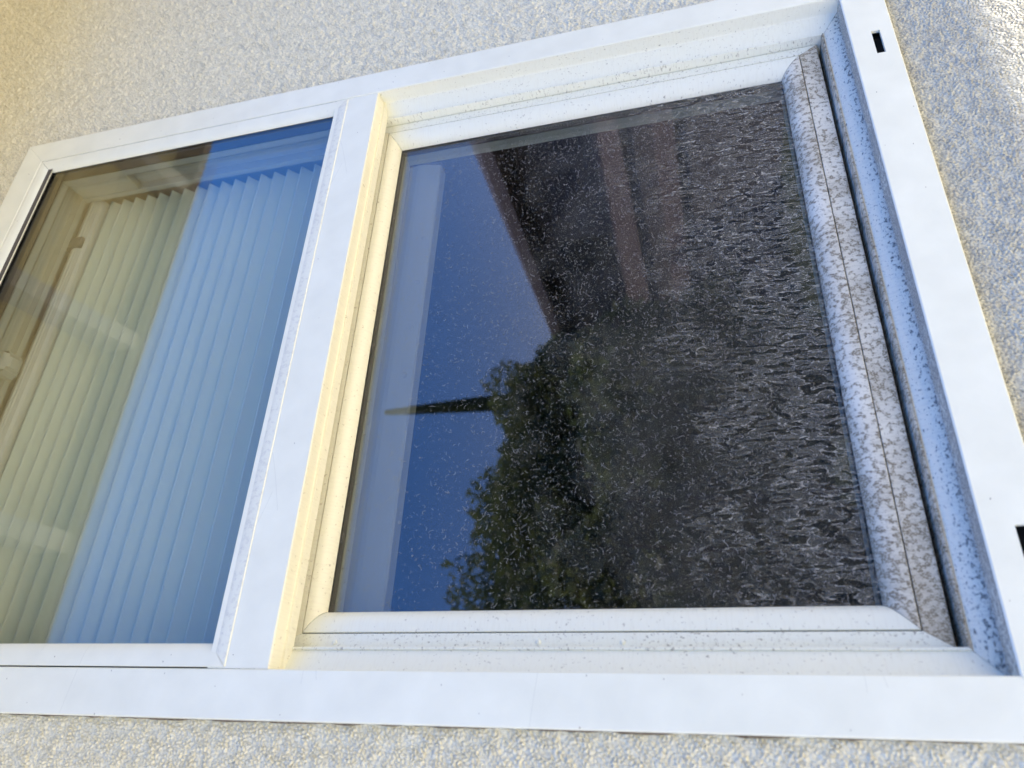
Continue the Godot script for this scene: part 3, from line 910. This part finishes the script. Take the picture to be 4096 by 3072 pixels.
# ------------------------------------------------------------------ what the panes mirror
func leaves(centre: Vector3, size: Vector3, count: int, leaf: float, sd: int, bumps := 0.3) -> ArrayMesh:
	var rng := RandomNumberGenerator.new()
	rng.seed = sd
	var n := noise(sd, 0.9 / maxf(size.x, 0.5), 3)
	var g := Geo.new()
	for k in count:
		var d := Vector3(rng.randfn(), rng.randfn(), rng.randfn()).normalized()
		var rad := (1.0 + bumps * 2.0 * n.get_noise_3dv(d * size.x * 1.2)) * (1.0 - 0.42 * pow(rng.randf(), 1.6))
		var p := centre + d * size * rad
		var e1 := Vector3(rng.randfn(), rng.randfn(), rng.randfn()).normalized() * leaf * rng.randf_range(0.6, 1.3)
		var e2 := e1.cross(Vector3(rng.randfn(), rng.randfn(), rng.randfn()).normalized()).normalized() * leaf * rng.randf_range(0.35, 0.7)
		g.flat(p - e1, p + e2, p + e1, p - e2, d)
	return g.mesh()

func limb(g: Geo, a: Vector3, b: Vector3, ra: float, rb: float) -> void:
	var ax := (b - a).normalized()
	var e := ax.cross(Vector3(0.3, 0.1, 1.0)).normalized()
	var f := ax.cross(e)
	for k in 8:
		var c0 := e * cos(TAU * k / 8) + f * sin(TAU * k / 8)
		var c1 := e * cos(TAU * (k + 1) / 8) + f * sin(TAU * (k + 1) / 8)
		g.quad(a + c0 * ra, a + c1 * ra, b + c1 * rb, b + c0 * rb, c0, c1, c1, c0)

func tree(called: String, label: String, at: Vector3, height: float, spread: float, mat: Material, sd: int, group := "", count := 30000) -> void:
	var t := thing(called, label, "tree", group)
	t.position = at
	var g := Geo.new()
	var top := Vector3(0.1, height * 0.62, 0.05)
	limb(g, Vector3(0, -0.05, 0), Vector3(0, height * 0.35, 0), spread * 0.09, spread * 0.06)
	limb(g, Vector3(0, height * 0.33, 0), top, spread * 0.06, spread * 0.02)
	for k in 5:
		var a := TAU * k / 5 + sd
		limb(g, Vector3(0, height * 0.33, 0), Vector3(cos(a) * spread * 0.6, height * (0.55 + 0.05 * (k % 3)), sin(a) * spread * 0.6), spread * 0.04, spread * 0.012)
	part("trunk", g.mesh(), M.bark, t)
	part("crown", leaves(Vector3(0, height * 0.64, 0), Vector3(spread, height * 0.33, spread), count, 0.06, sd), mat, t)

func hedge() -> void:
	var t := thing("hedge", "dark leafy hedge along the garden edge before the trees", "hedge")
	var g := Geo.new()
	var rng := RandomNumberGenerator.new()
	rng.seed = 31
	for k in 15:
		var p := Vector3(-4.4 + 0.55 * k, 0, 5.4 + rng.randf_range(-0.2, 0.2))
		limb(g, p + Vector3(0, -0.03, 0), p + Vector3(rng.randf_range(-0.2, 0.2), 2.0, rng.randf_range(-0.2, 0.2)), 0.03, 0.01)
	part("stem", g.mesh(), M.bark, t)
	for k in 6:
		part("foliage", leaves(Vector3(-3.6 + 1.35 * k, 1.25, 5.6 + 0.35 * sin(k * 2.1)), Vector3(0.95, 1.3 + 0.1 * cos(k * 1.7), 0.75), 11000, 0.075, 200 + k, 0.2), M.leaf_dark if k % 2 else M.leaf, t)

func build_garden() -> void:
	var g := Geo.new()
	g.flat(Vector3(-150, 0, -150), Vector3(150, 0, -150), Vector3(150, 0, 150), Vector3(-150, 0, 150), Vector3(0, 1, 0))
	var ground := part("ground", g.mesh(), M.ground, self)
	ground.set_meta("kind", "structure")
	ground.set_meta("label", "pale tan paving in full sun before the wall")
	g = Geo.new()
	g.flat(Vector3(-60, 0.004, 4.3), Vector3(60, 0.004, 4.3), Vector3(60, 0.004, 60), Vector3(-60, 0.004, 60), Vector3(0, 1, 0))
	var lawn := part("lawn", g.mesh(), M.lawn, self)
	lawn.set_meta("kind", "structure")
	lawn.set_meta("label", "green lawn beyond the paving")
	# trees: placed where the lower pane shows them, at the distance of the garden's end
	tree("broad_tree", "broad dark green tree mirrored in the middle of the dusty pane", Vector3(4.7, 0, 10.6), 5.15, 1.9, M.leaf, 11, "trees at the garden's end")
	tree("broad_tree", "tall dense tree mirrored along the left jamb of the dusty pane", Vector3(2.5, 0, 10.9), 5.55, 2.2, M.leaf_dark, 12, "trees at the garden's end")
	tree("broad_tree", "rounded olive green tree mirrored next to the dark neighbouring roof", Vector3(5.55, 0, 9.7), 4.3, 1.1, M.leaf, 15, "trees at the garden's end")
	tree("broad_tree", "spreading tree beyond the left jamb, past the tall dense tree", Vector3(-1.8, 0, 11.2), 6.0, 2.4, M.leaf, 13, "trees at the garden's end", 6000)
	tree("broad_tree", "tree far beyond the left jamb at the garden's end", Vector3(-6.0, 0, 10.5), 5.4, 2.4, M.leaf_dark, 14, "trees at the garden's end", 6000)
	var cy := thing("cypress_tree", "slim pointed cypress rising above the broad trees", "tree")
	cy.position = Vector3(9.6, 0, 17.0)
	g = Geo.new()
	limb(g, Vector3(0, -0.05, 0), Vector3(0, 8.0, 0), 0.12, 0.02)
	part("trunk", g.mesh(), M.bark, cy)
	var rng := RandomNumberGenerator.new()
	rng.seed = 77
	g = Geo.new()
	for k in 9000:
		var f := pow(rng.randf(), 0.8)
		var y := 0.4 + f * 10.0
		var w := 0.44 * pow(1.0 - f, 0.7) * (0.55 + 0.45 * rng.randf()) + 0.02
		var a := rng.randf() * TAU
		var p := Vector3(cos(a) * w, y, sin(a) * w)
		var e1 := (Vector3(cos(a) * 0.4, 1.0, sin(a) * 0.4)).normalized() * 0.14
		var e2 := Vector3(-sin(a), 0.2 * rng.randfn(), cos(a)).normalized() * 0.04
		g.flat(p - e1, p + e2, p + e1, p - e2, Vector3(cos(a), 0.2, sin(a)))
	part("crown", g.mesh(), M.cypress_leaf, cy)
	hedge()
	# neighbouring house on the right: dark walls, pink trim bands
	var nb := thing("neighbour_house", "dark neighbouring house with pink trim bands mirrored in the dusty pane", "house")
	g = Geo.new()
	g.box(Vector3(7.6, -0.05, 2.0), Vector3(14.0, 3.75, 11.4))
	part("wall", g.mesh(), M.neighbour, nb)
	g = Geo.new()
	var e0 := Vector3(6.95, 3.70, 1.4)
	var e1 := Vector3(7.05, 3.80, 12.0)
	var r0 := Vector3(10.8, 5.2, 4.4)
	var r1 := Vector3(10.8, 5.2, 9.0)
	var s0 := Vector3(14.6, 3.7, 1.4)
	var s1 := Vector3(14.6, 3.7, 12.0)
	g.flat(e0, e1, r1, r0, Vector3(-1, 1, 0))
	g.flat(s0, s1, r1, r0, Vector3(1, 1, 0))
	g.tri(e0, s0, r0, Vector3(0, 1, -1))
	g.tri(e1, s1, r1, Vector3(0, 1, 1))
	g.flat(e0 - Vector3(0, 0.16, 0), e1 - Vector3(0, 0.16, 0), e1, e0, Vector3(-1, 0, 0))
	g.flat(e0 - Vector3(0, 0.16, 0), e1 - Vector3(0, 0.16, 0), s1 - Vector3(0, 0.16, 0), s0 - Vector3(0, 0.16, 0), Vector3(0, -1, 0))
	part("roof", g.mesh(), M.tile, nb)
	for q in [[2.05, 2.42], [1.35, 1.62]]:
		g = Geo.new()
		g.box(Vector3(7.53, q[0], 1.98), Vector3(7.62, q[1], 11.42), 0.01)
		part("trim_band", g.mesh(), M.pink, nb)
	for q in [[5.0, 2.5, 6.0], [8.1, 2.5, 8.9]]:
		g = Geo.new()
		g.box(Vector3(7.55, 2.5, q[0]), Vector3(7.62, 3.3, q[2]), 0.01)
		part("window", g.mesh(), M.dark, nb)

# ------------------------------------------------------------------ scene
func _ready() -> void:
	# camera: on its side, as the photograph was taken
	var cam := Camera3D.new()
	cam.name = "camera"
	add_child(cam)
	cam.transform = Transform3D(Basis(Vector3(0.04469512, -0.96324843, -0.26486753), Vector3(0.87625726, -0.08952826, 0.47345318), Vector3(-0.47976616, -0.25325314, 0.84005195)), EYE)
	var lens := CameraAttributesPhysical.new()
	lens.frustum_focal_length = 23.0936
	lens.frustum_near = 0.02
	lens.frustum_far = 400.0
	lens.frustum_focus_distance = 0.95
	lens.exposure_aperture = 4.3
	cam.attributes = lens
	cam.fov = 54.91489
	cam.current = true
	# sky, sun, exposure
	var env := Environment.new()
	env.background_mode = Environment.BG_SKY
	var sm := ProceduralSkyMaterial.new()
	sm.sky_top_color = lin(0.06, 0.28, 0.92)
	sm.sky_horizon_color = lin(1.45, 1.42, 1.38)
	sm.sky_curve = 0.10
	sm.ground_bottom_color = lin(0.3, 0.27, 0.22)
	sm.ground_horizon_color = lin(0.45, 0.45, 0.45)
	sm.sun_angle_max = 20.0
	env.sky = Sky.new()
	env.sky.sky_material = sm
	env.background_energy_multiplier = 1.3
	env.tonemap_mode = Environment.TONE_MAPPER_LINEAR
	env.tonemap_exposure = 1.76
	env.sdfgi_enabled = true
	env.ssao_enabled = true
	env.ssil_enabled = true
	var we := WorldEnvironment.new()
	we.name = "environment"
	we.environment = env
	add_child(we)
	var sun := DirectionalLight3D.new()
	sun.name = "sun"
	sun.light_color = Color(1.0, 0.96, 0.88)
	sun.light_energy = 1.55
	sun.light_angular_distance = 0.53
	sun.shadow_enabled = true
	add_child(sun)
	var to_sun := Vector3(-1.2, 2.845, 1.0).normalized()
	sun.basis = Basis.looking_at(-to_sun, Vector3(0, 0, -1))
	make_materials()
	build_house()
	build_window()
	build_shade()
	build_garden()
